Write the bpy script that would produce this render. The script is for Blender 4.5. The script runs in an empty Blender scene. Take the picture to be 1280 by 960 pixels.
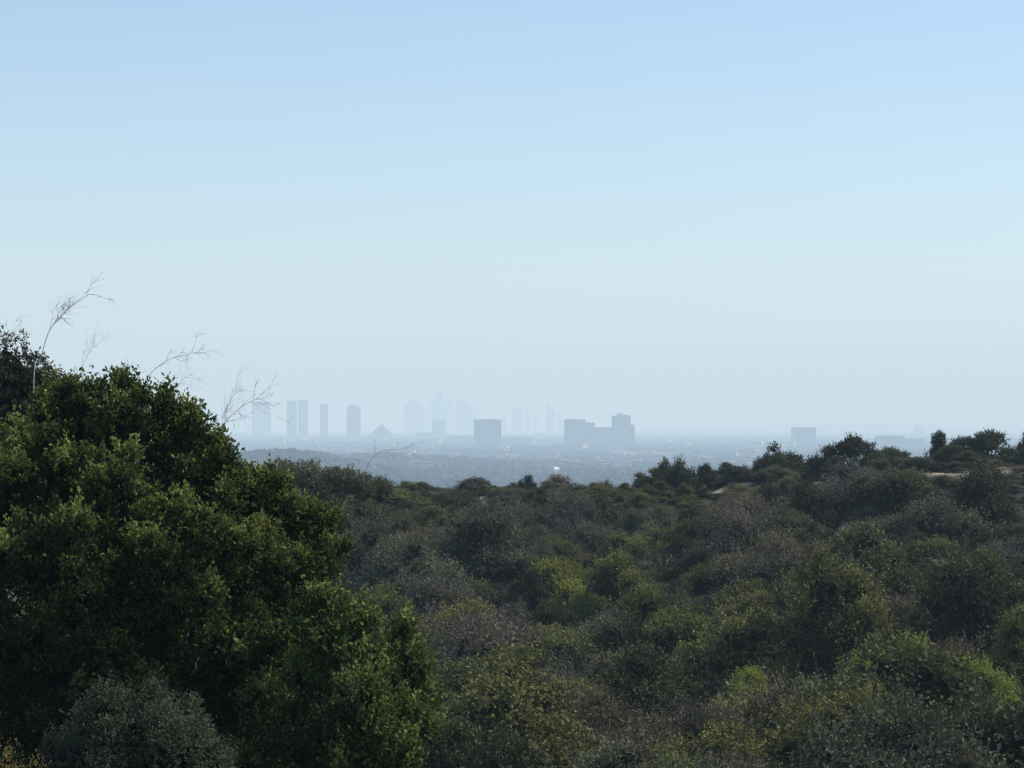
import bpy, math, random
import numpy as np
from mathutils import Vector
C = bpy.context.scene.collection
F = 2887.0; HY = 528.0
rnd = random.Random(7)

# ------------------------------------------------------------------ helpers
def W(px, py, D):
    return ((px-640)/F*D, D, -(py-HY)/F*D)
def mesh_quads(name, V, Q, shade=None, mat=None):
    V = np.asarray(V, dtype=np.float32); Q = np.asarray(Q, dtype=np.int32)
    me = bpy.data.meshes.new(name)
    me.vertices.add(len(V)); me.vertices.foreach_set('co', V.ravel())
    me.loops.add(Q.size); me.loops.foreach_set('vertex_index', Q.ravel())
    me.polygons.add(len(Q)); me.polygons.foreach_set('loop_start', np.arange(0, Q.size, 4, dtype=np.int32))
    me.update(calc_edges=True)
    if shade is not None:
        a = me.attributes.new('shade', 'FLOAT', 'FACE'); a.data.foreach_set('value', np.asarray(shade, dtype=np.float32))
    if mat: me.materials.append(mat)
    return me
def mkobj(name, me, parent=None, loc=(0,0,0)):
    o = bpy.data.objects.new(name, me); C.objects.link(o); o.location = loc
    if parent: o.parent = parent
    return o
def tag(o, label=None, cat=None, group=None, kind=None):
    if label: o['label'] = label
    if cat: o['category'] = cat
    if group: o['group'] = group
    if kind: o['kind'] = kind
    return o
def empty(name, loc, rz=0):
    o = bpy.data.objects.new(name, None); C.objects.link(o); o.location = loc; o.rotation_euler = (0,0,rz)
    o.empty_display_size = .2
    return o
def copy_tree(o, parent=None):
    c = o.copy(); C.objects.link(c)
    if parent: c.parent = parent
    for ch in list(o.children): copy_tree(ch, c)
    return c
def nrm(a): return a/np.maximum(np.linalg.norm(a, axis=-1, keepdims=True), 1e-6)

class MB:
    def __init__(s): s.v = []; s.q = []
    def box(s, x0,x1,y0,y1,z0,z1):
        b = len(s.v)
        s.v += [(x0,y0,z0),(x1,y0,z0),(x1,y1,z0),(x0,y1,z0),(x0,y0,z1),(x1,y0,z1),(x1,y1,z1),(x0,y1,z1)]
        s.q += [[b+i for i in f] for f in ((3,2,1,0),(4,5,6,7),(0,1,5,4),(1,2,6,5),(2,3,7,6),(3,0,4,7))]
    def prism(s, pts, z0, z1, top=1.0):
        n = len(pts); b = len(s.v)
        cx = sum(p[0] for p in pts)/n; cy = sum(p[1] for p in pts)/n
        s.v += [(p[0],p[1],z0) for p in pts]+[(cx+(p[0]-cx)*top, cy+(p[1]-cy)*top, z1) for p in pts]+[(cx,cy,z1)]
        for i in range(n):
            j = (i+1)%n
            s.q.append([b+i,b+j,b+n+j,b+n+i])
        c = b+2*n
        if n%2==0:
            for i in range(0,n,2): s.q.append([b+n+i, b+n+(i+1)%n, b+n+(i+2)%n, c])
        else:
            for i in range(n): s.q.append([b+n+i, b+n+(i+1)%n, c, c])
    def tube(s, pts, radii, n=6):
        pts = [Vector(p) for p in pts]; b = len(s.v)
        for i,p in enumerate(pts):
            d = (pts[min(i+1,len(pts)-1)]-pts[max(i-1,0)])
            d = d.normalized() if d.length>1e-6 else Vector((0,0,1))
            u = d.cross(Vector((0.31,0.95,0.1))).normalized(); w = d.cross(u)
            for k in range(n):
                a = 2*math.pi*k/n
                s.v.append(tuple(p+(u*math.cos(a)+w*math.sin(a))*radii[i]))
        for i in range(len(pts)-1):
            for k in range(n):
                l = (k+1)%n
                s.q.append([b+i*n+k,b+i*n+l,b+(i+1)*n+l,b+(i+1)*n+k])
    def build(s, name, mat, parent=None):
        me = bpy.data.meshes.new(name)
        me.from_pydata(s.v, [], [list(dict.fromkeys(q)) for q in s.q]); me.update(); me.materials.append(mat)
        return mkobj(name, me, parent)

# ------------------------------------------------------------------ materials
def newmat(name):
    m = bpy.data.materials.new(name); m.use_nodes = True; nt = m.node_tree; nt.nodes.clear()
    return m, nt, nt.nodes.new
def lin(c): return (c[0], c[1], c[2], 1)
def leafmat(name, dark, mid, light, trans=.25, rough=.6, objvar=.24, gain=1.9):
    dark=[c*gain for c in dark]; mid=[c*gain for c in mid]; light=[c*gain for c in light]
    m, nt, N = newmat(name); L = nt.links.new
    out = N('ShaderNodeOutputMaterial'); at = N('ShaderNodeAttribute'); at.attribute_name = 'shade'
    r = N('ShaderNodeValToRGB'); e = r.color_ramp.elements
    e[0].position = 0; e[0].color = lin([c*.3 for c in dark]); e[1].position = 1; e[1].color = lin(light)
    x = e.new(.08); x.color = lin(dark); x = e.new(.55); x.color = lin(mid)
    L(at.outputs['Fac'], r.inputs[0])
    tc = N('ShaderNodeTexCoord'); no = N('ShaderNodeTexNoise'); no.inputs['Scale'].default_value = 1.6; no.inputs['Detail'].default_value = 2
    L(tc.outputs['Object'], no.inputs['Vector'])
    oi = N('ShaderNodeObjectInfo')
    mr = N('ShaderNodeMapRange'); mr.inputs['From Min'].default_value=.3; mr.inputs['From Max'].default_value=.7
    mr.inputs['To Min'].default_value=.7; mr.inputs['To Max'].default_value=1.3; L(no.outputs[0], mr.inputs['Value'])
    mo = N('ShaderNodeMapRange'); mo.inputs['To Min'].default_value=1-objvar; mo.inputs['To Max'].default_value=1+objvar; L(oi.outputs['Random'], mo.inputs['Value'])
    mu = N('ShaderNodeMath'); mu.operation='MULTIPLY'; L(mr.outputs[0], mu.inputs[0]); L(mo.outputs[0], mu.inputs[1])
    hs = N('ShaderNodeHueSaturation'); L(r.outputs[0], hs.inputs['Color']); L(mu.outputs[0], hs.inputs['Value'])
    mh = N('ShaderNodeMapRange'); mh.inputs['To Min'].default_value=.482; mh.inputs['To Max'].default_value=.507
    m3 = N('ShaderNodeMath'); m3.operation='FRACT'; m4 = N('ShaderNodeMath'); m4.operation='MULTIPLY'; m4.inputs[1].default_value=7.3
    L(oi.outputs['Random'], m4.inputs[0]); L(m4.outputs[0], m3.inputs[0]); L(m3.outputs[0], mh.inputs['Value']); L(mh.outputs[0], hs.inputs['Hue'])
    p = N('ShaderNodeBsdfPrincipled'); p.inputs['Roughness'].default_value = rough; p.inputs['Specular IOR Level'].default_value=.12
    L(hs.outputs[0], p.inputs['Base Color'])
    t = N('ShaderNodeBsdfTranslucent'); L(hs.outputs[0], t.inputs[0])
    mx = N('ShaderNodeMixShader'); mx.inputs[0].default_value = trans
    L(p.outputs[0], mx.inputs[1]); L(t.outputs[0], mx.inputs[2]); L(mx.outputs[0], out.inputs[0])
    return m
def plain(name, col, rough=.8, nscale=3, var=.2):
    m, nt, N = newmat(name); L = nt.links.new
    out = N('ShaderNodeOutputMaterial'); p = N('ShaderNodeBsdfPrincipled'); p.inputs['Roughness'].default_value = rough
    tc = N('ShaderNodeTexCoord'); no = N('ShaderNodeTexNoise'); no.inputs['Scale'].default_value = nscale; no.inputs['Detail'].default_value = 4
    L(tc.outputs['Object'], no.inputs['Vector'])
    r = N('ShaderNodeValToRGB'); e = r.color_ramp.elements
    e[0].position=.3; e[0].color = lin([c*(1-var) for c in col]); e[1].position=.7; e[1].color = lin([c*(1+var) for c in col])
    L(no.outputs[0], r.inputs[0]); L(r.outputs[0], p.inputs['Base Color']); L(p.outputs[0], out.inputs[0])
    return m
M = {}
M['laurel'] = leafmat('laurel_leaf', (.007,.011,.004), (.030,.046,.012), (.165,.188,.05), .35, .7, .1, 1.75)
M['laurel2'] = leafmat('young_laurel_leaf', (.010,.016,.006), (.045,.066,.018), (.185,.21,.06), .35, .7, .1, 1.9)
M['sage']   = leafmat('sage_leaf', (.032,.036,.021), (.073,.078,.045), (.128,.135,.08), .15, .9)
M['sage2']  = leafmat('near_sage_leaf', (.033,.041,.024), (.072,.084,.05), (.13,.148,.09), .15, .8, .05, 1.45)
M['dry']    = leafmat('dry_leaf', (.034,.029,.017), (.082,.070,.041), (.145,.122,.072), .15, .9)
M['olive']  = leafmat('olive_leaf', (.02,.022,.008), (.064,.066,.021), (.142,.142,.042), .25, .7)
M['lime']   = leafmat('lime_leaf', (.036,.044,.011), (.112,.128,.025), (.23,.24,.05), .35, .7, .15, 1.85)
M['dark']   = leafmat('dark_leaf', (.010,.013,.006), (.034,.039,.016), (.078,.083,.031), .2, .7)
M['heather']= leafmat('heather_twig', (.034,.030,.022), (.076,.069,.05), (.122,.112,.082), .1, .9)
M['pale']   = leafmat('pale_leaf', (.06,.068,.036), (.115,.125,.072), (.175,.187,.115), .2, .9, .2, 1.5)
M['straw_green'] = leafmat('straw_green_leaf', (.05,.05,.022), (.11,.11,.05), (.18,.175,.085), .2, .9, .1, 1.5)
M['bank']   = leafmat('bank_leaf', (.018,.019,.012), (.046,.046,.028), (.09,.088,.052), .15, .9, .05, 1.5)
M['flower'] = leafmat('flower', (.25,.18,.02), (.42,.32,.03), (.55,.44,.05), .3, .6, .1, 1)
M['straw']  = leafmat('straw', (.17,.13,.045), (.3,.23,.09), (.42,.34,.15), .3, .7, .05, 1)
M['bark']   = plain('bark', (.035,.03,.024), .9, 8)
M['twig']   = plain('dead_twig', (.52,.505,.49), .9, 8)
M['city_leaf'] = leafmat('city_leaf', (.03,.034,.028), (.07,.075,.06), (.14,.142,.12), .1, .8, 0, 1)

# ------------------------------------------------------------------ ground
def sm(t): t = np.clip(t,0,1); return t*t*(3-2*t)
YB = [-200,-60,0,6,20,40,60,75,100,120,140,157,165,175,200,260,450,800,1e6]
ZB = [3,1,-1.65,-2.0,-4.6,-8.7,-11.3,-12.1,-11.2,-9.6,-7.5,-5.4,-5.2,-5.9,-9,-20,-50,-80,-80]
CP = [-800,0,250,380,600,700,800,900,1000,1100,1180,1230,1280,1700,2600]
CZ = [2.5,2.2,1.0,.5,-.05,-.15,.2,.9,1.25,1.55,2.15,2.2,2.05,2.8,3]
def gz(x, y):
    x = np.asarray(x, float); y = np.asarray(y, float)
    z = np.interp(y, YB, ZB)
    w = sm((y-70)/80)*(1-sm((y-260)/540))
    z = z + w*np.interp(640+x*18.04, CP, CZ)
    z = z + 8.0*sm((-x-3)/9)*np.exp(-((y-36)/22)**2)
    near = sm((y-8)/20)*(1-sm((y-300)/300))
    z = z + near*(.3*np.sin(x*.31+1.3)*np.cos(y*.23+.4)+.22*np.sin(x*.71+y*.37)+.1*np.sin(x*1.7-y*1.1)+.05*np.sin(x*3.1+2*y))
    z = z - 1.1*w*np.exp(-((x-2-.18*(y-110))/6)**2)*sm((150-y)/30)
    z = z + 34*np.exp(-((x+300)/140)**2-((y-3000)/400)**2) + 16*np.exp(-((x+210)/240)**2-((y-4000)/300)**2)
    far = sm((y-700)/800)
    z = z + far*(3*np.sin(x*.004+1)*np.sin(y*.0023)+2*np.sin(x*.011+y*.006))
    z = z + 64*np.exp(-((y-17500)/2000)**2)*sm((x+200)/2500)*(1+.06*np.sin(x*.003)+.05*np.sin(x*.009))
    return z
ys = np.concatenate([np.linspace(-60,8,18), np.linspace(9,200,240), np.geomspace(201,60000,190)])
us = np.linspace(-1,1,281)
X = us[None,:]*(60+.55*np.maximum(ys,0))[:,None]; Y = np.repeat(ys[:,None], len(us), 1)
Z = gz(X,Y)
Vg = np.stack([X,Y,Z],-1).reshape(-1,3)
ny,nx = X.shape; idx = np.arange(ny*nx).reshape(ny,nx)
Qg = np.stack([idx[:-1,:-1],idx[:-1,1:],idx[1:,1:],idx[1:,:-1]],-1).reshape(-1,4)
m, nt, N = newmat('ground'); L = nt.links.new
out = N('ShaderNodeOutputMaterial'); p = N('ShaderNodeBsdfPrincipled'); p.inputs['Roughness'].default_value=.95
geo = N('ShaderNodeNewGeometry'); n1 = N('ShaderNodeTexNoise'); n1.inputs['Scale'].default_value=.35; n1.inputs['Detail'].default_value=8
n2 = N('ShaderNodeTexNoise'); n2.inputs['Scale'].default_value=4; n2.inputs['Detail'].default_value=6
L(geo.outputs['Position'], n1.inputs['Vector']); L(geo.outputs['Position'], n2.inputs['Vector'])
r = N('ShaderNodeValToRGB'); e = r.color_ramp.elements
e[0].position=.35; e[0].color=(.035,.033,.022,1); e[1].position=.7; e[1].color=(.11,.093,.06,1); x=e.new(.52); x.color=(.06,.053,.035,1)
L(n1.outputs[0], r.inputs[0])
mm = N('ShaderNodeMix'); mm.data_type='RGBA'; mm.blend_type='MULTIPLY'; mm.inputs['Factor'].default_value=.6
L(r.outputs[0], mm.inputs['A']); L(n2.outputs['Color'], mm.inputs['B'])
sep = N('ShaderNodeSeparateXYZ'); L(geo.outputs['Position'], sep.inputs[0])
mr = N('ShaderNodeMapRange'); mr.inputs['From Min'].default_value=500; mr.inputs['From Max'].default_value=1200; L(sep.outputs['Y'], mr.inputs['Value'])
n3 = N('ShaderNodeTexNoise'); n3.inputs['Scale'].default_value=.006; n3.inputs['Detail'].default_value=6; L(geo.outputs['Position'], n3.inputs['Vector'])
r3 = N('ShaderNodeValToRGB'); e=r3.color_ramp.elements; e[0].position=.4; e[0].color=(.055,.06,.05,1); e[1].position=.66; e[1].color=(.24,.23,.2,1); L(n3.outputs[0], r3.inputs[0])
m2 = N('ShaderNodeMix'); m2.data_type='RGBA'; L(mr.outputs[0], m2.inputs['Factor']); L(mm.outputs['Result'], m2.inputs['A']); L(r3.outputs[0], m2.inputs['B'])
def blob(cx, cy, rx, ry):
    mp = N('ShaderNodeMapping'); mp.vector_type='POINT'
    mp.inputs['Location'].default_value=(-cx/rx,-cy/ry,0); mp.inputs['Scale'].default_value=(1/rx,1/ry,0)
    L(geo.outputs['Position'], mp.inputs[0]); ln = N('ShaderNodeVectorMath'); ln.operation='LENGTH'; L(mp.outputs[0], ln.inputs[0])
    ad = N('ShaderNodeMath'); ad.operation='MULTIPLY_ADD'; ad.inputs[1].default_value=.9; L(n2.outputs[0], ad.inputs[0]); L(ln.outputs['Value'], ad.inputs[2])
    q = N('ShaderNodeMapRange'); q.inputs['From Min'].default_value=1.6; q.inputs['From Max'].default_value=1.2; L(ad.outputs[0], q.inputs['Value'])
    return q.outputs[0]
prev = m2.outputs['Result']
for b,cl in (((31.0,156,3.0,4.2),(.29,.24,.175,1)),((-1.9,156,.35,6),(.24,.2,.145,1)),((13.3,158,1.2,3.0),(.28,.235,.17,1)),((20.5,157,.9,2.4),(.25,.21,.15,1))):
    mx = N('ShaderNodeMix'); mx.data_type='RGBA'; L(blob(*b), mx.inputs['Factor']); L(prev, mx.inputs['A']); mx.inputs['B'].default_value=cl; prev = mx.outputs['Result']
L(prev, p.inputs['Base Color'])
bp = N('ShaderNodeBump'); bp.inputs['Strength'].default_value=.8; bp.inputs['Distance'].default_value=.15; L(n2.outputs[0], bp.inputs['Height']); L(bp.outputs[0], p.inputs['Normal'])
L(p.outputs[0], out.inputs[0])
g = mkobj('ground', mesh_quads('ground', Vg, Qg, None, m)); g['kind']='structure'

# ------------------------------------------------------------------ foliage generator
def leafquads(R, P, D, ll, lw, n_up=None):
    k = len(P)
    s = nrm(np.cross(D, R.normal(size=(k,3))))
    Ls = ll*R.uniform(.6,1.3,(k,1)); Ws = lw*R.uniform(.7,1.3,(k,1))*.5
    nn = np.cross(D, s)
    V = np.stack([P, P+D*Ls*.5+s*Ws+nn*Ls*.06, P+D*Ls, P+D*Ls*.5-s*Ws+nn*Ls*.06], 1).reshape(-1,3)
    return V
def sublobes(lobes, seed, m=9, f=.42, keep_core=.5):
    R = np.random.RandomState(seed); out=[]
    for l in lobes:
        l=list(l); r=l[3]
        for k in range(m):
            z = 1-(k+.5)/m*1.75; a = k*2.399+R.uniform(0,1); s=math.sqrt(max(0,1-z*z))
            q = r*R.uniform(.6,1.0); fr=r*f*R.uniform(.6,1.25)
            out.append((l[0]+s*math.cos(a)*q, l[1]+s*math.sin(a)*q, l[2]+z*q, fr, fr, fr*1.35))
        k_=r*keep_core; out.append((l[0],l[1],l[2],k_,k_,k_))
    return out
def foliage(seed, lobes, n, lps, slen, ll, lw, up=.6, spread=.8, core=60, coresize=.5, cull=.78, zmin=None, tilt=.35, top_light=0.0):
    R = np.random.RandomState(seed)
    lo = np.asarray(lobes, float)
    if lo.shape[1]==4: lo = np.concatenate([lo[:,:3], np.repeat(lo[:,3:4],3,1)],1)
    a = lo[:,3]*lo[:,5]; ch = R.choice(len(lo), n, p=a/a.sum())
    d = nrm(R.normal(size=(n,3))); f = (d[:,2]<-.35)&(R.rand(n)<.75); d[f,2]*=-1
    c = lo[ch,:3]; rr = lo[ch,3:6]
    bump = 1+.22*np.sin(d[:,0]*5+ch*1.7)*np.sin(d[:,1]*6+ch)+.14*np.sin(d[:,2]*9+ch*2.1)
    P = c+d*rr*(R.uniform(.7,1.0,(n,1))*bump[:,None])
    keep = np.ones(n,bool)
    for i in range(len(lo)):
        q = np.linalg.norm((P-lo[i,:3])/lo[i,3:6],axis=1)
        keep &= ~((q<cull)&(ch!=i))
    if zmin is not None: keep &= P[:,2]>zmin
    P = P[keep]; d = d[keep]; ch=ch[keep]; n = len(P)
    ax = nrm(d+np.array([0,0,up])+R.normal(size=(n,3))*tilt)
    sl = slen*R.uniform(.3,1.3,(n,1))**1.5
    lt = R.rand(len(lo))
    sb = .45*R.rand(n)+.55*lt[ch]+top_light*np.clip(d[:,2],-.3,1)  # leaves facing up get a lighter colour, imitating light from above
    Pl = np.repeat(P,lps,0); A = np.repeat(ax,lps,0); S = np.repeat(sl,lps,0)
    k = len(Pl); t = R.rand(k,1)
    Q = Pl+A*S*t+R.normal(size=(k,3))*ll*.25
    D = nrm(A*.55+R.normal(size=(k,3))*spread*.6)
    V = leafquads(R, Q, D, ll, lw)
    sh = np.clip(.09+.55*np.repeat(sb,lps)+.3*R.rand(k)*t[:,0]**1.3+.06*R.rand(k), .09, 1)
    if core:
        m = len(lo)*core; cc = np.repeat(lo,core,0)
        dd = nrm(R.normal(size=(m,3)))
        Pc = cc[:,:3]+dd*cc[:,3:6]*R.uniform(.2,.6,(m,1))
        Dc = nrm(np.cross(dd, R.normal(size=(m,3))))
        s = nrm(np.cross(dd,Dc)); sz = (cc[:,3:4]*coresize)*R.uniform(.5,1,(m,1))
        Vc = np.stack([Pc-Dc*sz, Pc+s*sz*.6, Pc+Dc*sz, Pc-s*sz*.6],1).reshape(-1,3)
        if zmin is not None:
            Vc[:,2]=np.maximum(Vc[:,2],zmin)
        V = np.concatenate([V,Vc]); sh = np.concatenate([sh,np.full(m,.03)])  # core quads coloured near black, painted shade inside the crown
    Qd = np.arange(len(V)).reshape(-1,4)
    return V,Qd,sh

def dome_lobes(R, n, h, zlo=.35, rmin=.15, rmax=.42, spreadr=.86):
    out=[]
    ex = R.uniform(.65,1.5); sk = R.uniform(-.55,.55); ph=R.uniform(0,6.28,3)
    for i in range(n):
        a = i*2.399+R.uniform(-.6,.6); r = spreadr*math.sqrt((i+.5)/n)*R.uniform(.65,1.3)*(1+.3*math.sin(2*a+ph[0])+.2*math.sin(3*a+ph[1]))
        rad = R.uniform(rmin,rmax)*(1.1-.35*min(r,1.2))
        z = h*(zlo+(1-zlo)*(1-min(r,.95)**2)*R.uniform(.3,1.3))-rad*.6
        x = r*math.cos(a)*ex; z *= 1+sk*x
        out.append((x, r*math.sin(a)/ex, max(z,.08), rad))
    return out
def stems(R, lobes, r0, base=(0,0,-.1), n=6):
    b = MB()
    for l in lobes:
        p0 = Vector((base[0]+R.uniform(-.05,.05)*1, base[1]+R.uniform(-.05,.05), base[2])); p2 = Vector(l[:3])
        mid = (p0+p2)/2+Vector((R.uniform(-.1,.1),R.uniform(-.1,.1),-.05))*(p2-p0).length
        pts = [p0,(p0*.5+mid*.5)+(mid-p0)*.1,mid,(mid+p2)/2+Vector((R.uniform(-.04,.04),R.uniform(-.04,.04),.02))*(p2-p0).length,p2]
        b.tube(pts,[r0,r0*.8,r0*.6,r0*.42,r0*.25],n)
    return b
KINDS = {  # name, category, material, height, n lobes, sprigs, lps, slen, ll, lw, up, spread, core
 'sage':   ('sage_bush','sage bush','sage', 1.0,22, 2900,6,.2,.05,.022,.6,.7,24),
 'dry':    ('dry_brush','dry bush','dry', .9,22, 2900,6,.23,.054,.017,.6,.8,20),
 'olive':  ('olive_green_shrub','shrub','olive', 1.25,22, 2900,6,.18,.056,.031,.6,.9,28),
 'lime':   ('yellow_green_shrub','shrub','lime', 1.0,20, 2900,6,.18,.052,.026,.6,.9,28),
 'dark':   ('dark_green_shrub','shrub','dark', 1.3,22, 2800,6,.17,.06,.034,.6,.9,32),
 'heather':('grey_twiggy_brush','dry bush','heather', .92,22, 3000,6,.23,.054,.015,.5,.8,22),
 'pale':   ('pale_grey_bush','sage bush','pale', .75,16, 2200,6,.2,.054,.025,.7,.8,28),
 'crest':  ('crest_tree','small tree','dark', 1.0,22, 2300,7,.17,.06,.032,.4,.9,20),
}
def make_pair(k, v, seed, h, nl, R):
    if k=='crest': lo = dome_lobes(R, nl, h, .3, .12, .30, .92)
    else: lo = dome_lobes(R, nl, h)
    V,Q,S = foliage(seed, lo, v[5], v[6], v[7], v[8], v[9], v[10], v[11], v[12], .5, zmin=-.15, tilt=.6, top_light=.3)
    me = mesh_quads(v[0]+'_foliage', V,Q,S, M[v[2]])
    sb = stems(R, lo, .035 if k=='crest' else .022)
    sm_ = bpy.data.meshes.new(v[0]+'_stems'); sm_.from_pydata(sb.v,[],sb.q); sm_.update(); sm_.materials.append(M['bark'])
    return (me, sm_)
protos = {}
for ki,(k,v) in enumerate(KINDS.items()):
    protos[k]=[]
    for j in range(8):
        R = np.random.RandomState(100+ki*10+j)
        protos[k].append(make_pair(k, v, 200+ki*10+j, v[3]*(1 if k=='crest' else R.uniform(.75,1.25)), v[4], R))
placed = []; kcount={}
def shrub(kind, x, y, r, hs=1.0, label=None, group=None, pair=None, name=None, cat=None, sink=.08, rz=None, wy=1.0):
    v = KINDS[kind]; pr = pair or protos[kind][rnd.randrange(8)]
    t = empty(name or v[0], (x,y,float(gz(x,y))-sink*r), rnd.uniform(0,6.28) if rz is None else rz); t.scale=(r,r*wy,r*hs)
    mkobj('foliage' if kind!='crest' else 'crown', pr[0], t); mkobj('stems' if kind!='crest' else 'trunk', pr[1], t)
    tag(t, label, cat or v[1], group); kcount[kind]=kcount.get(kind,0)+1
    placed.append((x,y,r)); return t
def ground_hit(px, py, d0=62, d1=172):
    D = d0
    while D<d1:
        x=(px-640)/F*D
        if HY-float(gz(x,D))/D*F <= py: return x,D
        D+=.4
    return (px-640)/F*d1, d1
sseed=[900]
def spx(kind, px, pybase, wpx, hpx, label, **kw):
    x,D = ground_hit(px, pybase)
    r = wpx/2/F*D; h = hpx/F*D; v = KINDS[kind]
    hs = h/(r*v[3]*.98); pair=None
    if hs>1.2:
        sseed[0]+=1; R=np.random.RandomState(sseed[0]); hr=h/r
        v2=list(v); v2[5]=int(v[5]*1.7); pair=make_pair(kind, v2, sseed[0], hr*.98, int(v[4]*1.6), R); hs=1
    return shrub(kind, x, D, r, hs, label, pair=pair, **kw)

spx('sage', 597, 740, 140, 92, 'wide rounded grey green sage bush below the dirt footpath gap')
spx('sage', 490, 790, 150, 122, 'big dusky grey brush right beside the large leafy tree')
spx('heather', 560, 810, 130, 80, 'dusky twiggy brush under the wide rounded sage bush')
spx('lime', 700, 780, 120, 72, 'yellow green shrub in the middle of the slope, below the sage bush')
spx('lime', 732, 806, 76, 58, 'small bright yellow green shrub tucked against the mid slope olive shrubs')
spx('olive', 775, 805, 100, 104, 'tall olive shrub just right of the mid slope yellow green shrub')
spx('olive', 830, 860, 135, 110, 'broad brownish olive shrub left of the upright green shrub', )
spx('lime', 868, 838, 80, 56, 'yellow green shrub between the broad olive shrub and the upright green shrub')
spx('dark', 915, 865, 86, 84, 'dark green shrub at the foot of the upright green shrub')
spx('olive', 945, 845, 100, 92, 'upright mid green shrub between two olive shrubs on the lower right slope')
spx('olive', 1045, 898, 160, 172, 'largest olive brown tree-like shrub on lower right slope with shaded base', name='olive_green_tree', cat='small tree')
spx('dark', 1222, 862, 160, 148, 'large dark green shrub at the right edge above the yellow green one')
spx('lime', 1150, 928, 165, 110, 'broad bright yellow green shrub at lower right')
spx('lime', 1208, 938, 140, 104, 'second bright yellow green shrub at lower right, overlapping the broad one')
spx('olive', 1268, 908, 90, 130, 'olive shrub cut by the right edge of the view', )
t = spx('lime', 930, 937, 105, 76, 'low shrub dotted with yellow blossom at lower right')
R = np.random.RandomState(5)
fl = [(l[0]*.6,l[1]*.6,l[2]+.12,l[3]) for l in dome_lobes(R, 9, 1.1)]
V,Q,S = foliage(77, fl, 240, 5, .08, .08, .06, .8, .9, 0)
mkobj('blossom', mesh_quads('blossom', V,Q,S, M['flower']), t)
spx('pale', 1085, 958, 120, 58, 'pale grey green bush on the bottom edge left of the bright shrub')
spx('pale', 1170, 975, 76, 46, 'small pale silvery bush under the broad bright shrub')
spx('heather', 805, 892, 150, 76, 'grey violet twiggy brush in lower middle of the slope')
spx('dry', 725, 985, 180, 110, 'wide brown dry bush at the bottom middle')
spx('dry', 620, 975, 150, 100, 'brown dry bush at the bottom, right of the small leafy tree')
spx('heather', 570, 890, 140, 92, 'brown dry bush above the small leafy tree top')
spx('dark', 573, 648, 74, 30, 'dark shrub on the crest left of the footpath gap')
spx('olive', 480, 640, 120, 30, 'low olive shrub on the left end of the crest')
def crest(px,pb,w,h,lab,D=161):
    x=(px-640)/F*D; r=w/2/F*D
    g0=float(gz(x,D)); top=-(pb-h-HY)/F*D
    shrub('crest', x, D, r, (top-g0)/(r*1.0*1.04), lab, sink=.05)
for (px,pb,w,h,lab) in (
  (845,606,60,32,'small ragged tree on the crest, leftmost of the crest trees'),
  (815,612,46,12,'low crest tree at the left foot of the leftmost ragged crest tree'),
  (887,600,36,14,'tiny low tree on crest right of leftmost crest tree'),
  (925,600,56,16,'low crest tree between the tiny one and the broad low tree'),
  (975,596,80,34,'broad low tree standing on middle of crest'),
  (1068,594,80,46,'tall rounded crest tree left of the tan clearing'),
  (1112,592,60,20,'low crest tree at the right foot of the tall rounded crest tree'),
  (1144,594,56,20,'low crest tree between rounded tree and slim tree'),
  (1020,594,60,18,'low crest tree between the broad low tree and the tall rounded one')): crest(px,pb,w,h,lab)
for (px,pb,w,h,lab) in (
  (1176,588,34,38,'slim ragged tree on the crest at the left end of tan clearing'),
  (1208,588,84,36,'dark bushy tree behind the tan clearing, left one of the pair'),
  (1238,588,84,38,'dark bushy tree behind the tan clearing, right one of the pair'),
  (1284,590,50,44,'crest tree at the right edge beyond the tan clearing')): crest(px,pb,w,h,lab,169)

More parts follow.
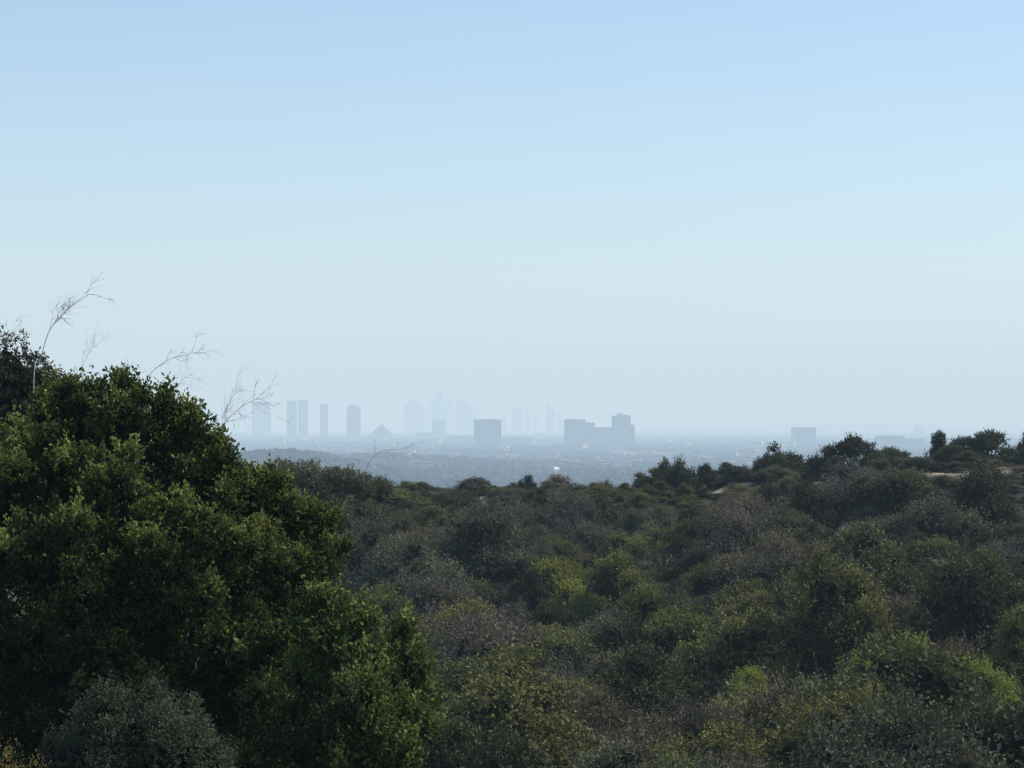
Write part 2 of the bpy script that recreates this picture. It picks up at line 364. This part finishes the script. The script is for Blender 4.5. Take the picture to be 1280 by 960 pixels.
zones_free = [(31.0,155.3,3.1,4.4),(-1.9,156,.3,5),(13.3,157.5,.9,3),(20.5,157,.6,2)]
def zone_label(kind, px, y):
    look = {'sage':'grey green sage bush','dry':'brown dry bush','olive':'olive green shrub','lime':'yellow green shrub','dark':'dark green shrub','heather':'grey twiggy brush','pale':'pale silvery bush'}[kind]
    band = 'along the crest of the hill' if y>146 else ('on the upper slope' if y>118 else ('on the middle slope' if y>92 else 'on the lower slope'))
    side = 'left part' if px<640 else ('centre' if px<860 else ('right of centre' if px<1080 else 'far right'))
    return '%s %s, %s of the hillside'%(look,band,side), '%ss %s, %s'%(look,band,side)
cnt=0
RR = np.random.RandomState(21)
def tryplace(rlo, rhi, n, fac, hlo, hhi):
    global cnt
    for it in range(n):
        y = 62+ (172-62)*RR.rand(); x = (RR.rand()*2-1)*(.228*y+2); px = 640+x/y*F
        if px<375: continue
        far = (y-62)/110
        r = RR.uniform(rlo,rhi)*(1.0-.2*far)
        if y>146: r = min(r, RR.uniform(.7,1.6))
        front = px>1120 and 138<y<162
        if front: r = min(r,1.0)
        if any(((x-a)/(c+r*.6))**2+((y-b)/(d+r*.6))**2<1 for a,b,c,d in zones_free): continue
        ok=True
        for (a,b,c) in placed:
            if (x-a)**2+(y-b)**2 < (fac*(r+c))**2: ok=False;break
        if not ok: continue
        n1_ = math.sin(x*.21+1.2+.8*math.sin(y*.09))*math.cos(y*.13+.6)+RR.normal()*.4
        n2_ = math.sin(x*.37-y*.19+2.0)+RR.normal()*.4
        if y>146: wts = dict(sage=2.6,dry=2.0,olive=2.0,dark=3.8,heather=1.6)
        elif y>112: wts = dict(sage=3.0,dry=2.4,olive=2.2,dark=3.2,heather=2.6)
        elif px<700: wts = dict(sage=2.8,dry=3.4,olive=1.6,dark=1.8,heather=3.4,lime=.15)
        elif px<900: wts = dict(sage=2.2,dry=3.0,olive=2.4,dark=2.0,heather=2.4,lime=.5)
        else: wts = dict(sage=1.6,dry=1.8,olive=3.4,dark=3.6,heather=1.2,lime=.7,pale=.4)
        if n1_>.35: wts['olive']*=2.2; wts['lime']=wts.get('lime',0)*1.5
        elif n1_<-.35: wts['dry']*=2.0; wts['heather']*=1.8
        else: wts['sage']*=2
        if n2_>.8: wts['dark']*=3
        for kk_ in ('olive','sage','dark','dry','heather'):
            if kcount.get(kk_,0)>285: wts[kk_]=0
        ks=list(wts); p_=np.array([wts[k] for k in ks]); kind = ks[RR.choice(len(ks),p=p_/p_.sum())]
        lab,gr = zone_label(kind,px,y)
        hs = RR.uniform(hlo,hhi)
        if y>146: hs*=RR.uniform(.45,.8)
        if y>140 and px<640: hs*=.8
        if front: hs = min(hs*.8,.45)
        shrub(kind,x,y,r,hs,lab,gr,wy=RR.uniform(.65,1.5))
        cnt+=1
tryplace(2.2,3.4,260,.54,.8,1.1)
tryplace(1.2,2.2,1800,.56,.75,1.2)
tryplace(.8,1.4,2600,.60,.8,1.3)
print('scattered',cnt,kcount)

# low undergrowth (uncountable)
R = np.random.RandomState(9); nm=5600
yy = 14+ (176-14)*R.rand(nm)**.85; xx = (R.rand(nm)*2-1)*(.27*yy+5)
keep = np.ones(nm,bool)
for a,b,c,d in zones_free: keep &= ~((((xx-a)/c)**2+((yy-b)/d)**2)<1)
xx=xx[keep]; yy=yy[keep]; nm=len(xx)
per=40; rm=R.uniform(.2,.5,nm)
cx=np.repeat(xx,per); cy=np.repeat(yy,per); cr=np.repeat(rm,per)
d=nrm(R.normal(size=(len(cx),3))); d[:,2]=np.abs(d[:,2])
px_=cx+d[:,0]*cr; py_=cy+d[:,1]*cr
P=np.stack([px_,py_,gz(px_,py_)+d[:,2]*cr*.7-.03],1)
D=nrm(d*.5+R.normal(size=d.shape)*.5+np.array([0,0,.5]))
V=leafquads(R,P,D,.16,.06)
tag(mkobj('low_scrub', mesh_quads('low_scrub',V,np.arange(len(V)).reshape(-1,4),np.clip(np.repeat(R.rand(nm),per)*.35+R.rand(len(cx))*.2+.05,0,1),M['dry'])),'low brown scrub covering the soil between the shrubs','undergrowth',kind='stuff')

# ------------------------------------------------------------------ foreground trees at left
def leafy_tree(name, cat, label, base_px, D0, lobes_px, n, lps, slen, ll, lw, mat, seed, up=.7, spread=.9, crown='crown', trunk='trunk', core=90, r0=.09, tilt=.35, coresize=.5, sub=0, subf=.42, top_light=0.0, dy=0):
    bx=(base_px-640)/F*D0; bz=float(gz(bx,D0))
    t = empty(name,(bx,D0,bz))
    lo=[]
    for (px,py,rp,dd) in lobes_px:
        D=D0+dd; w=W(px,py+dy,D); r=rp/F*D
        lo.append((w[0]-bx,w[1]-D0,w[2]-bz,r))
    lo0=lo
    if sub: lo = sublobes(lo, seed, sub, subf)
    V,Q,S = foliage(seed, lo, n, lps, slen, ll, lw, up, spread, core, coresize, tilt=tilt, top_light=top_light)
    mkobj(crown, mesh_quads(name+'_'+crown,V,Q,S,M[mat]), t)
    R=np.random.RandomState(seed)
    b=MB()
    top=Vector((0,0,1.2)); b.tube([(0,0,-.3),(0.03,0,.4),(0,.05,1.0),tuple(top)],[r0*1.7,r0*1.3,r0*1.1,r0],9)
    for l in lo0:
        p2=Vector(l[:3]); s=Vector((R.uniform(-.05,.05),R.uniform(-.05,.05),.3+.7*R.rand()))
        mid=(s+p2)/2+Vector((R.uniform(-.1,.1),R.uniform(-.1,.1)+.12,.04))*(p2-s).length
        b.tube([s,(s+mid)/2,mid,(mid+p2)/2,p2],[r0*.7,r0*.5,r0*.36,r0*.25,r0*.12],7)
    b.build(trunk,M['bark'],t)
    tag(t,label,cat); return t
big = [(10,590,52,.5),(80,530,40,.2),(150,530,36,0),(60,610,56,-.4),(214,552,38,.2),(252,590,36,0),(145,620,50,-1.0),(215,660,46,-1.1),
       (300,628,36,-.1),(342,650,34,.1),(385,664,30,.3),(312,710,46,-.9),(372,722,40,-.1),(45,705,58,-1.3),(130,735,54,-1.5),(225,750,54,-1.3),(300,810,50,-1.1),
       (350,785,36,-.4),(40,820,58,-1.1),(125,850,54,-1.3),(215,870,56,-1.2),(320,900,54,-.9),(50,940,58,-.9),(200,970,58,-1),(130,795,44,-1.0),(190,810,44,-.8),(270,860,44,-.8),
       (80,620,70,1.2),(160,575,54,.9),(215,620,56,.9),(270,640,48,.9),(120,560,48,.9),(215,675,68,1.2),(320,720,60,1.2),(120,760,90,1.2),(255,850,90,1.2),(60,880,90,1.2),(-60,670,80,.2),(-70,780,90,0),(-60,930,90,0),(360,850,44,.6),(330,960,56,-.3),(290,985,50,-1.2),
       (108,496,16,.2),(152,486,15,.1),(78,496,15,.3),(204,510,18,0),(238,532,18,.1),(330,611,20,.1),(275,572,18,.1),(176,500,12,.2),(55,512,16,.2),(130,500,12,.3),(222,522,10,.2),(262,556,12,.2),(300,596,12,.2),
       (265,678,30,-1.5),(185,695,28,-1.9),(95,668,26,-2.0),(402,704,24,.1),(412,660,16,.3),(350,612,14,.2),(425,690,12,.3)]
leafy_tree('laurel_tree','tree','large dark green tree filling the left foreground', 200, 28, big, 36000, 10, .17, .064, .035, 'laurel', 3, sub=10, subf=.29, core=20, tilt=.22, up=1.0, top_light=.4)
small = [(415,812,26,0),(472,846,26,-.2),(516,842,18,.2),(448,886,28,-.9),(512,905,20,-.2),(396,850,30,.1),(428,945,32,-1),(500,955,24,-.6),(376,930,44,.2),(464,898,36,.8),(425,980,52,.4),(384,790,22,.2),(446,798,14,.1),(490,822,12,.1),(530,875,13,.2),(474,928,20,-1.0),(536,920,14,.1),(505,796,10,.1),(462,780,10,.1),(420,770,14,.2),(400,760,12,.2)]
leafy_tree('laurel_shrub','tree','smaller leafy green tree at lower left, in front of the brown brush', 450, 26.5, small, 6000, 10, .25, .064, .035, 'laurel2', 4, r0=.045, sub=9, subf=.32, core=13, up=1.5, top_light=.35, tilt=.3)
gs = [(130,925,50,0),(175,905,50,-.1),(225,920,48,0),(180,950,58,-.3),(120,970,50,.1),(245,965,45,.1),(180,940,60,.4),(190,1000,75,-.1),(95,950,30,.1)]
leafy_tree('sage_bush','sage bush','rounded grey green bush in the near left corner under the large tree',180,19,gs,13000,9,.08,.028,.011,'sage2',6,up=.6,spread=.9,core=50,r0=.02,crown='foliage',trunk='stems',sub=6,subf=.5,dy=10)
br = [(-10,515,56,0),(25,500,42,0),(5,492,40,.2),(-50,485,56,.5),(52,508,40,.1),(80,526,40,.3),(20,550,60,0),(20,610,80,.2),(-20,660,90,.2),(60,560,50,.4),(105,555,42,.4),(40,520,50,.6)]
leafy_tree('brown_bank_shrub','shrub','dull dark brown shrub rising behind the large tree at the left edge',10,44,br,17000,7,.09,.07,.035,'bank',8,up=.4,core=50,r0=.05,sub=9,subf=.55,dy=2)
pb = [(385,600,22,0),(420,604,20,0),(355,600,24,1),(450,612,20,0),(400,622,28,0),(475,615,18,1),(435,606,18,.5)]
leafy_tree('pale_dry_brush','dry bush','pale straw green dry brush where the crest meets the large tree',405,118,pb,3600,8,.24,.11,.045,'straw_green',12,core=60,r0=.05,crown='foliage',trunk='stems',dy=2)
gb = [(2,955,12,0),(26,966,11,0),(48,960,9,0),(20,985,16,0)]
leafy_tree('straw_weed','dry plant','golden yellow dry weed in the bottom left corner',30,16,gb,80,6,.14,.03,.008,'straw',13,up=1.2,core=0,r0=.012,crown='foliage',trunk='stems')

# ------------------------------------------------------------------ bare dead stalks
def bare(label, px0, py0, D, pts_px, seed, r0=.016, nb=14, bl=.6, fork=3, name='bare_shrub', lv=2, wide=.8):
    R=np.random.RandomState(seed)
    b0=W(px0,py0,D); zg=float(gz(b0[0],D)); t=empty(name,(b0[0],D,zg))
    stem=MB(); tw=MB()
    main=[Vector((0,0,-.2))]+[Vector((W(x,y,D)[0]-b0[0], R.uniform(-.1,.1), W(x,y,D)[2]-zg)) for x,y in [(px0,py0)]+pts_px]
    fine=[]
    for i in range(len(main)-1):
        p0=main[max(i-1,0)];p1=main[i];p2=main[i+1];p3=main[min(i+2,len(main)-1)]
        for s in range(6):
            u=s/6; fine.append(.5*((2*p1)+(p2-p0)*u+(2*p0-5*p1+4*p2-p3)*u*u+(3*p1-p0-3*p2+p3)*u**3))
    fine.append(main[-1]); n=len(fine)
    stem.tube(fine,[r0*(1-.75*i/n) for i in range(n)],6)
    stem.build('stem',M['twig'],t)
    def grow(p,d,l,r,lev):
        pts=[p.copy()]; q=p.copy(); dd=d.copy()
        for s in range(5):
            dd=(dd+Vector(R.normal(size=3))*.17+Vector((.04,0,.0))).normalized(); q=q+dd*l/5; pts.append(q.copy())
        tw.tube(pts,[r*(1-.13*i) for i in range(6)],4)
        if lev>0:
            for k in range(fork):
                i=R.randint(1,6); a=Vector(R.normal(size=3)).normalized()
                grow(pts[i],(dd+a*.65).normalized(),l*R.uniform(.35,.6),r*.65,lev-1)
    for k in range(nb):
        i=int(n*.5+ (n*.49)*R.rand()) if k>1 else n-1-k
        i=min(i,n-1); d=(fine[i]-fine[i-1]).normalized(); a=Vector(R.normal(size=3)).normalized()
        grow(fine[i],(d+a*wide).normalized(),bl*R.uniform(.5,1.1),r0*.4,lv)
    tw.build('twigs',M['twig'],t)
    tag(t,label,'dead shrub'); return t
bare('tallest bare dead stalk arching right above the brown shrub at left edge',42,490,36,[(50,448),(64,412),(84,388),(112,368)],1,.011,12,.45,3)
bare('short bare twigs at the extreme left edge above the brown shrub',-12,485,38,[(-8,455),(2,432),(14,418)],2,.007,9,.36,3)
bare('thin bare stalk between the tallest stalk and leafy tree top',92,495,35,[(98,470),(108,448),(118,432)],3,.005,7,.32,3)
bare('bare stalk bending to the right behind the large tree top',168,520,34,[(180,480),(194,460),(216,447),(242,441)],4,.007,9,.3,3)
bare('bare fine-branched dead shrub right of the large tree top',262,570,34,[(272,545),(286,524),(302,508),(322,498)],5,.008,16,.5,2,lv=3,wide=1.0)
bare('second thin bare stalk sprouting just above the large tree top',205,530,35,[(212,500),(220,484),(232,472)],6,.005,8,.3,3)
bare('upright thin bare stalk at left of the fine-branched dead shrub',268,575,34.5,[(274,540),(282,510),(296,488)],8,.006,8,.4,2,wide=1.0)
bare('low thin stalk leaning right between two taller stalks over the large tree',120,505,35,[(130,478),(142,464),(158,458)],9,.005,7,.3,2)
bare('faint bare twigs on the crest in front of the hazy plain',452,615,146,[(456,592),(466,572),(484,562),(504,564)],7,.03,9,1.2,2)

# ------------------------------------------------------------------ city: buildings
M['conc'] = plain('concrete_facade',(.26,.255,.25),.8,.02,.1)
M['conc_d'] = plain('dark_facade',(.15,.15,.15),.7,.02,.1)
M['wall'] = plain('town_wall',(.42,.41,.38),.8,.05,.1)
M['glass'] = plain('tower_glass',(.06,.07,.09),.3,.05,.2)
M['white'] = plain('white_wall',(.85,.85,.84),.6,.05,.04)
M['roof'] = plain('flat_roof',(.3,.29,.28),.9,.05,.15)
M['tile'] = plain('tile_roof',(.18,.13,.11),.9,.05,.15)
PL=-80.0
def tower(px0,px1,py,D,label,style='strips',mat='conc',rz=.1,depth=None,n=None,name='office_tower',steps=None):
    w=(px1-px0)/F*D; cx=((px0+px1)/2-640)/F*D
    zb=float(gz(cx,D))-1; h=-(py-HY)/F*D-zb
    t=empty(name,(cx,D,zb),rz); d=depth or w*.8; x=w/2; y=d/2
    b=MB()
    if style=='tri':
        pts=[(-x,-y),(x,-y),(0,y)]; b.prism(pts,0,h*.985); b.build('shaft',M[mat],t)
        n=n or 6
        for i in range(n):
            s=-x+ (i+.5)*2*x/n; q=MB(); q.box(s-x/n*.5,s+x/n*.5,-y-.6,-y+.5,6,h*.95); q.build('window_strip',M['glass'],t)
        q=MB(); q.prism([(p[0]*1.03,p[1]*1.03) for p in pts],h*.985,h); q.build('parapet',M[mat],t)
    elif style=='round':
        pts=[(x*math.cos(a),y*math.sin(a)) for a in [2*math.pi*k/16 for k in range(16)]]
        b.prism(pts,0,h*.93); b.build('shaft',M[mat],t)
        q=MB(); q.prism([(p[0]*.999,p[1]*.999) for p in pts],h*.93,h,.72); q.build('crown',M[mat],t)
        n=n or 12
        for i in range(n):
            z=h*(.06+.85*i/n); q=MB(); q.prism([(p[0]*1.015,p[1]*1.015) for p in pts],z,z+h*.85/n*.5); q.build('window_band',M['glass'],t)
    elif style=='pyramid':
        for i in range(5):
            q=MB(); s=1-i*.2; q.box(-x*s,x*s,-y*s,y*s,h*(.25*(i>0)+.15*i) if i else 0,h*(.4+.15*i)); q.build('terrace',M[mat],t)
            q=MB(); q.box(-x*s*.95,x*s*.95,-y*s-.8,-y*s+.4,h*(.29+.15*i),h*(.35+.15*i)); q.build('window_band',M['glass'],t)
    else:
        top=h*.965
        b.box(-x,x,-y,y,0,top); b.build('shaft',M[mat],t)
        if style=='strips':
            n=n or 8
            for i in range(n):
                s=-x+(i+.5)*2*x/n; q=MB(); q.box(s-x/n*.55,s+x/n*.55,-y-.6,-y+.5,5,top*.95); q.build('window_strip',M['glass'],t)
                s=-y+(i+.5)*2*y/n; q=MB(); q.box(-x-.6,-x+.5,s-y/n*.5,s+y/n*.5,5,top*.95); q.build('window_strip',M['glass'],t)
        else:
            n=n or 12
            for i in range(n):
                z=top*(.05+.93*i/n); q=MB(); q.box(-x-.5,x+.5,-y-.5,y+.5,z,z+top*.93/n*.5); q.build('window_band',M['glass'],t)
        if steps:
            for (a,c,hh) in steps:
                q=MB(); q.box(x*a,x*c,-y*.6,y*.6,top,top+h*hh); q.build('penthouse',M[mat],t)
        else:
            q=MB(); q.box(-x*.6,x*.6,-y*.6,y*.6,top,h); q.build('penthouse',M[mat],t)
        q=MB()
        for bx in ((-x-.3,x+.3,-y-.3,-y+.7),(-x-.3,x+.3,y-.7,y+.3),(-x-.3,-x+.7,-y+.7,y-.7),(x-.7,x+.3,-y+.7,y-.7)): q.box(*bx,top+.02,top+2.2)
        q.build('parapet',M[mat],t)
    tag(t,label,'tower' if h>80 else 'building'); return t
tower(315,338,502,12500,'pale wide tower at the left end of the near skyline, partly behind bare twigs','bands','conc',.15,n=26)
tower(359,371.5,501,10500,'left one of the twin towers','tri','conc_d',.05)
tower(373.5,386,500,10500,'right one of the twin towers','tri','conc_d',-.05)
tower(400,410,505,10500,'narrow tower between twin towers and round-topped tower','strips','conc_d',.1,n=4)
tower(433.5,451,506,10000,'round-topped tower, right of the narrow tower','round','conc_d',0,n=24)
tower(462,492,531,9800,'low stepped pyramid-shaped building right of the round-topped tower','pyramid','conc_d',0,name='stepped_building')
tower(540,556,524,11000,'lone small square tower between pyramid-shaped building and mid block','bands','conc',.1,n=20)
tower(593,626,524,7000,'broad square office block in the centre of the plain','strips','conc_d',.06,n=9)
tower(628,664,547,7800,'low long building right of the broad square block','bands','conc',.05,n=3,depth=40,name='low_building')
tower(706,731,524,7000,'left wing of the large clustered blocks, broad and flat-topped','strips','conc_d',.08,n=7,steps=[(-.8,.6,.035)])
tower(731,743,528,7030,'narrow step beside the left wing of the large clustered blocks','strips','conc_d',.08,n=3)
tower(743,767,534,7100,'lower middle wing of the large clustered blocks','bands','conc_d',.0,n=18)
tower(765,788,519,7000,'tallest stepped wing at right of the clustered blocks','strips','conc_d',.0,n=6,steps=[(-.5,.1,.09),(.15,.8,.05)])
tower(788,793,531,7020,'slim low shoulder at right end of the clustered blocks','bands','conc_d',.0,n=18)
tower(991,1018,534,7500,'lone square block above the crest on the right','bands','conc_d',.1,n=18)
tower(1097,1128,545,6600,'low wide block right of the rounded crest tree, left one','bands','conc_d',.1,n=5,depth=50)
tower(1126,1152,549,6700,'lower wide block beside the slim crest tree','bands','conc_d',.1,n=4,depth=50)
tower(1144,1153,532,12500,'small faint tower above the low wide blocks','strips','conc',.1,n=3)
tower(1010,1040,550,7700,'low annex building behind the lone square block','bands','conc',.1,n=3,depth=50,name='low_building')
tower(520,540,541,9800,'low pale block left below the lone small tower','bands','conc',.0,n=3,name='low_building')
tower(560,590,545,9000,'low flat building left of the broad square block','bands','conc',.1,n=3,depth=60,name='low_building')
tower(880,915,548,9000,'low flat building far off between clustered blocks and lone square block','bands','conc',.1,n=3,depth=60,name='low_building')
dt=[(506,514,505),(513,523,500),(520,529,504),(529,536,510),(535,542,502),(542,548,498),(547.5,554,490),(553,560,503),(559,565,497),(564,572,505),(571,577,500),(578,584,497),(583,591,505),(590,598,512),(612,617,518),(628,632,517),(641,647,510),(646,652,507),(657,663,513),(668,672,518),(683,688,506),(688,694,512),(697,703,515),(716,721,520)]
for i,(a,b_,c) in enumerate(dt):
    st = 'round' if i in (6,11,2,9) else 'strips'
    where = 'left cluster' if a<600 else 'right scattering'
    o_ = {506:'leftmost tower of the faint farthest skyline',547.5:'tallest tower of the faint farthest skyline, with tapering crown',578:'tapered tower on right shoulder of the faint farthest skyline',716:'rightmost tower of the faint farthest skyline',683:'slim taller tower in right part of the faint farthest skyline'}.get(a)
    q=tower(a,b_,c,16800+(i%5)*800,o_ or ('faint hazy tower in the %s of the farthest skyline'%where),st,'conc_d',.1*(i%3),n=3 if st=='strips' else 6)
    if not o_: q['group']='faint downtown towers, '+where
proto=empty('town_building',(0,0,0)); q=MB(); q.box(-9,9,-7,7,-2,8); q.build('walls',M['wall'],proto)
q=MB()
q.v=[(-10,-8,8.05),(10,-8,8.05),(10,8,8.05),(-10,8,8.05),(-6,0,11.5),(6,0,11.5)]; q.q=[[0,1,5,4],[1,2,5],[2,3,4,5],[3,0,4],[3,2,1,0]]; q.build('roof',M['tile'],proto)
q=MB()
for s in (-6,-2,2,6): q.box(s-1,s+1,-7.15,-6.9,3,5.5)
q.build('windows',M['glass'],proto)
proto2=empty('flat_roofed_building',(0,0,0)); q=MB(); q.box(-16,16,-10,10,-2,13); q.build('walls',M['wall'],proto2)
q=MB(); q.box(-16.5,16.5,-10.5,10.5,13.02,14); q.build('roof',M['roof'],proto2)
q=MB()
for z in (2,6,10): q.box(-15,15,-10.2,-9.9,z,z+1.6)
q.build('windows',M['glass'],proto2)
RR=np.random.RandomState(33); first=[True,True]
for i in range(220):
    D=float(np.exp(RR.uniform(math.log(3400),math.log(11000)))); px=RR.uniform(400,1000) if D<6000 else RR.uniform(300,1290); x=(px-640)/F*D
    k=0 if RR.rand()<.55 else 1; src=(proto,proto2)[k]
    if k==0 and D>6000: src=proto2; k=1
    o = src if first[k] else copy_tree(src); first[k]=False
    s=RR.uniform(.7,1.1)*(1+.6*(D>6000)*RR.rand())
    o.location=(x,D,float(gz(x,D))+RR.uniform(0,3)); o.rotation_euler=(0,0,RR.uniform(-.6,.6)); o.scale=(s,s,s*RR.uniform(.7,1.1))
    if k==0: tag(o,'small house with tiled roof among hazy trees of the plain','house','tile-roofed houses on the plain')
    else: tag(o,'flat-roofed building in the haze of the plain','building','flat-roofed buildings on the plain')
D=3520; x=(695-640)/F*D; t=empty('white_building',(x,D,float(gz(x,D))),.35); t.scale=(.62,.62,.62)
q=MB(); q.box(-7,7,-5,5,-1,9); q.build('walls',M['white'],t)
q=MB(); q.v=[(-7.5,-6,9.02),(7.5,-6,9.02),(7.5,6,14),(-7.5,6,14),(-7.5,-6,8.6),(7.5,-6,8.6),(7.5,6,9),(-7.5,6,9)]; q.q=[[0,1,2,3],[4,5,1,0],[5,6,2,1],[6,7,3,2],[7,4,0,3]]; q.build('roof',M['white'],t)
q=MB(); 
for s in (-4,0,4): q.box(s-.8,s+.8,-5.2,-4.95,3,5)
q.build('windows',M['glass'],t)
tag(t,'bright white building glinting at the near edge of the plain','building')
R=np.random.RandomState(44); nt_=21000
Dd=np.exp(R.uniform(math.log(1900),math.log(14000),nt_)); u=R.uniform(-.27,.27,nt_); tx=u*Dd
extra=2800
Dd[:extra]=R.uniform(2300,3700,extra); tx[:extra]=R.normal(-300,130,extra)
tr=R.uniform(4,9,nt_)*(1+.7*(Dd/8000)); th=R.uniform(4,10,nt_)
q=16
cen=np.stack([tx,Dd,gz(tx,Dd)+th*.6],1)
kk=~((np.abs(tx-Dd*.01905)<11)&(Dd>3150)&(Dd<3550)); cen=cen[kk]; tr=tr[kk]; nt_=len(cen)
cc=np.repeat(cen,q,0); r_=np.repeat(tr,q)[:,None]
dd=nrm(R.normal(size=(len(cc),3))); dd[:,2]=np.abs(dd[:,2])*.9-.1
P=cc+dd*r_*np.array([1.2,1,.7])*R.uniform(.4,1,(len(cc),1))
D_=nrm(np.cross(dd,R.normal(size=dd.shape))); s=nrm(np.cross(dd,D_)); sz=r_*R.uniform(.3,.6,(len(cc),1))
V=np.stack([P-D_*sz,P+s*sz*.7,P+D_*sz,P-s*sz*.7],1).reshape(-1,3)
tag(mkobj('tree_canopy',mesh_quads('tree_canopy',V,np.arange(len(V)).reshape(-1,4),np.clip(np.repeat(R.rand(nt_),q)*.75+.25*R.rand(len(cc)),0,1),M['city_leaf'])),'hazy mass of treetops covering the plain and its low hill','trees',kind='stuff')

# ------------------------------------------------------------------ haze: air layer that absorbs and glows, its emission standing in for scattered light
SG=np.array([1.15,1.32,1.56])*1e-4*1.3; HZ=np.array([.60,.735,.825])
m,nt,N=newmat('haze_glow'); L=nt.links.new
out=N('ShaderNodeOutputMaterial'); ab=N('ShaderNodeVolumeAbsorption'); em=N('ShaderNodeEmission'); ad=N('ShaderNodeAddShader')
dn=SG.max(); ab.inputs['Density'].default_value=float(dn); ab.inputs['Color'].default_value=lin([float(1-s_/dn) for s_ in SG])
ev=SG*HZ; em.inputs['Color'].default_value=lin([float(v_/ev.max()) for v_ in ev]); em.inputs['Strength'].default_value=float(ev.max())
L(ab.outputs[0],ad.inputs[0]); L(em.outputs[0],ad.inputs[1]); L(ad.outputs[0],out.inputs['Volume'])
q=MB(); q.box(-60000,60000,-300,70000,-120,540); o=q.build('haze_layer',m); o['kind']='structure'

# ------------------------------------------------------------------ light, world, camera
EL=44
sd=Vector((.86,.36,.0)).normalized()*math.cos(math.radians(EL))+Vector((0,0,math.sin(math.radians(EL))))
sl=bpy.data.lights.new('sun','SUN'); sl.energy=5.0; sl.angle=math.radians(.5); sl.color=(1,.92,.76)
so=bpy.data.objects.new('sun',sl); C.objects.link(so); so.rotation_euler=sd.to_track_quat('Z','Y').to_euler()
w=bpy.data.worlds.new('World'); bpy.context.scene.world=w; w.use_nodes=True; nt=w.node_tree
bg=nt.nodes['Background']; sk=nt.nodes.new('ShaderNodeTexSky'); sk.sky_type='NISHITA'; sk.sun_disc=False
sk.sun_elevation=math.radians(EL); sk.sun_rotation=math.atan2(sd.x,sd.y); sk.air_density=1.0; sk.dust_density=.05; sk.ozone_density=2.6
mt=nt.nodes.new('ShaderNodeMix'); mt.data_type='RGBA'; mt.blend_type='MULTIPLY'; mt.inputs['Factor'].default_value=1; mt.inputs['B'].default_value=(.92,.945,1.0,1)
nt.links.new(sk.outputs[0],mt.inputs['A']); nt.links.new(mt.outputs['Result'],bg.inputs[0]); bg.inputs[1].default_value=.15
cam=bpy.data.cameras.new('camera'); cam.sensor_width=36; cam.lens=36*F/1280; cam.clip_end=200000; cam.clip_start=.1
co=bpy.data.objects.new('camera',cam); C.objects.link(co); co.location=(0,0,0); co.rotation_euler=(math.radians(90)+math.atan(48/F),0,0)
bpy.context.scene.camera=co
vs=bpy.context.scene.view_settings; vs.view_transform='Standard'; vs.look='None'; vs.exposure=0; vs.gamma=1
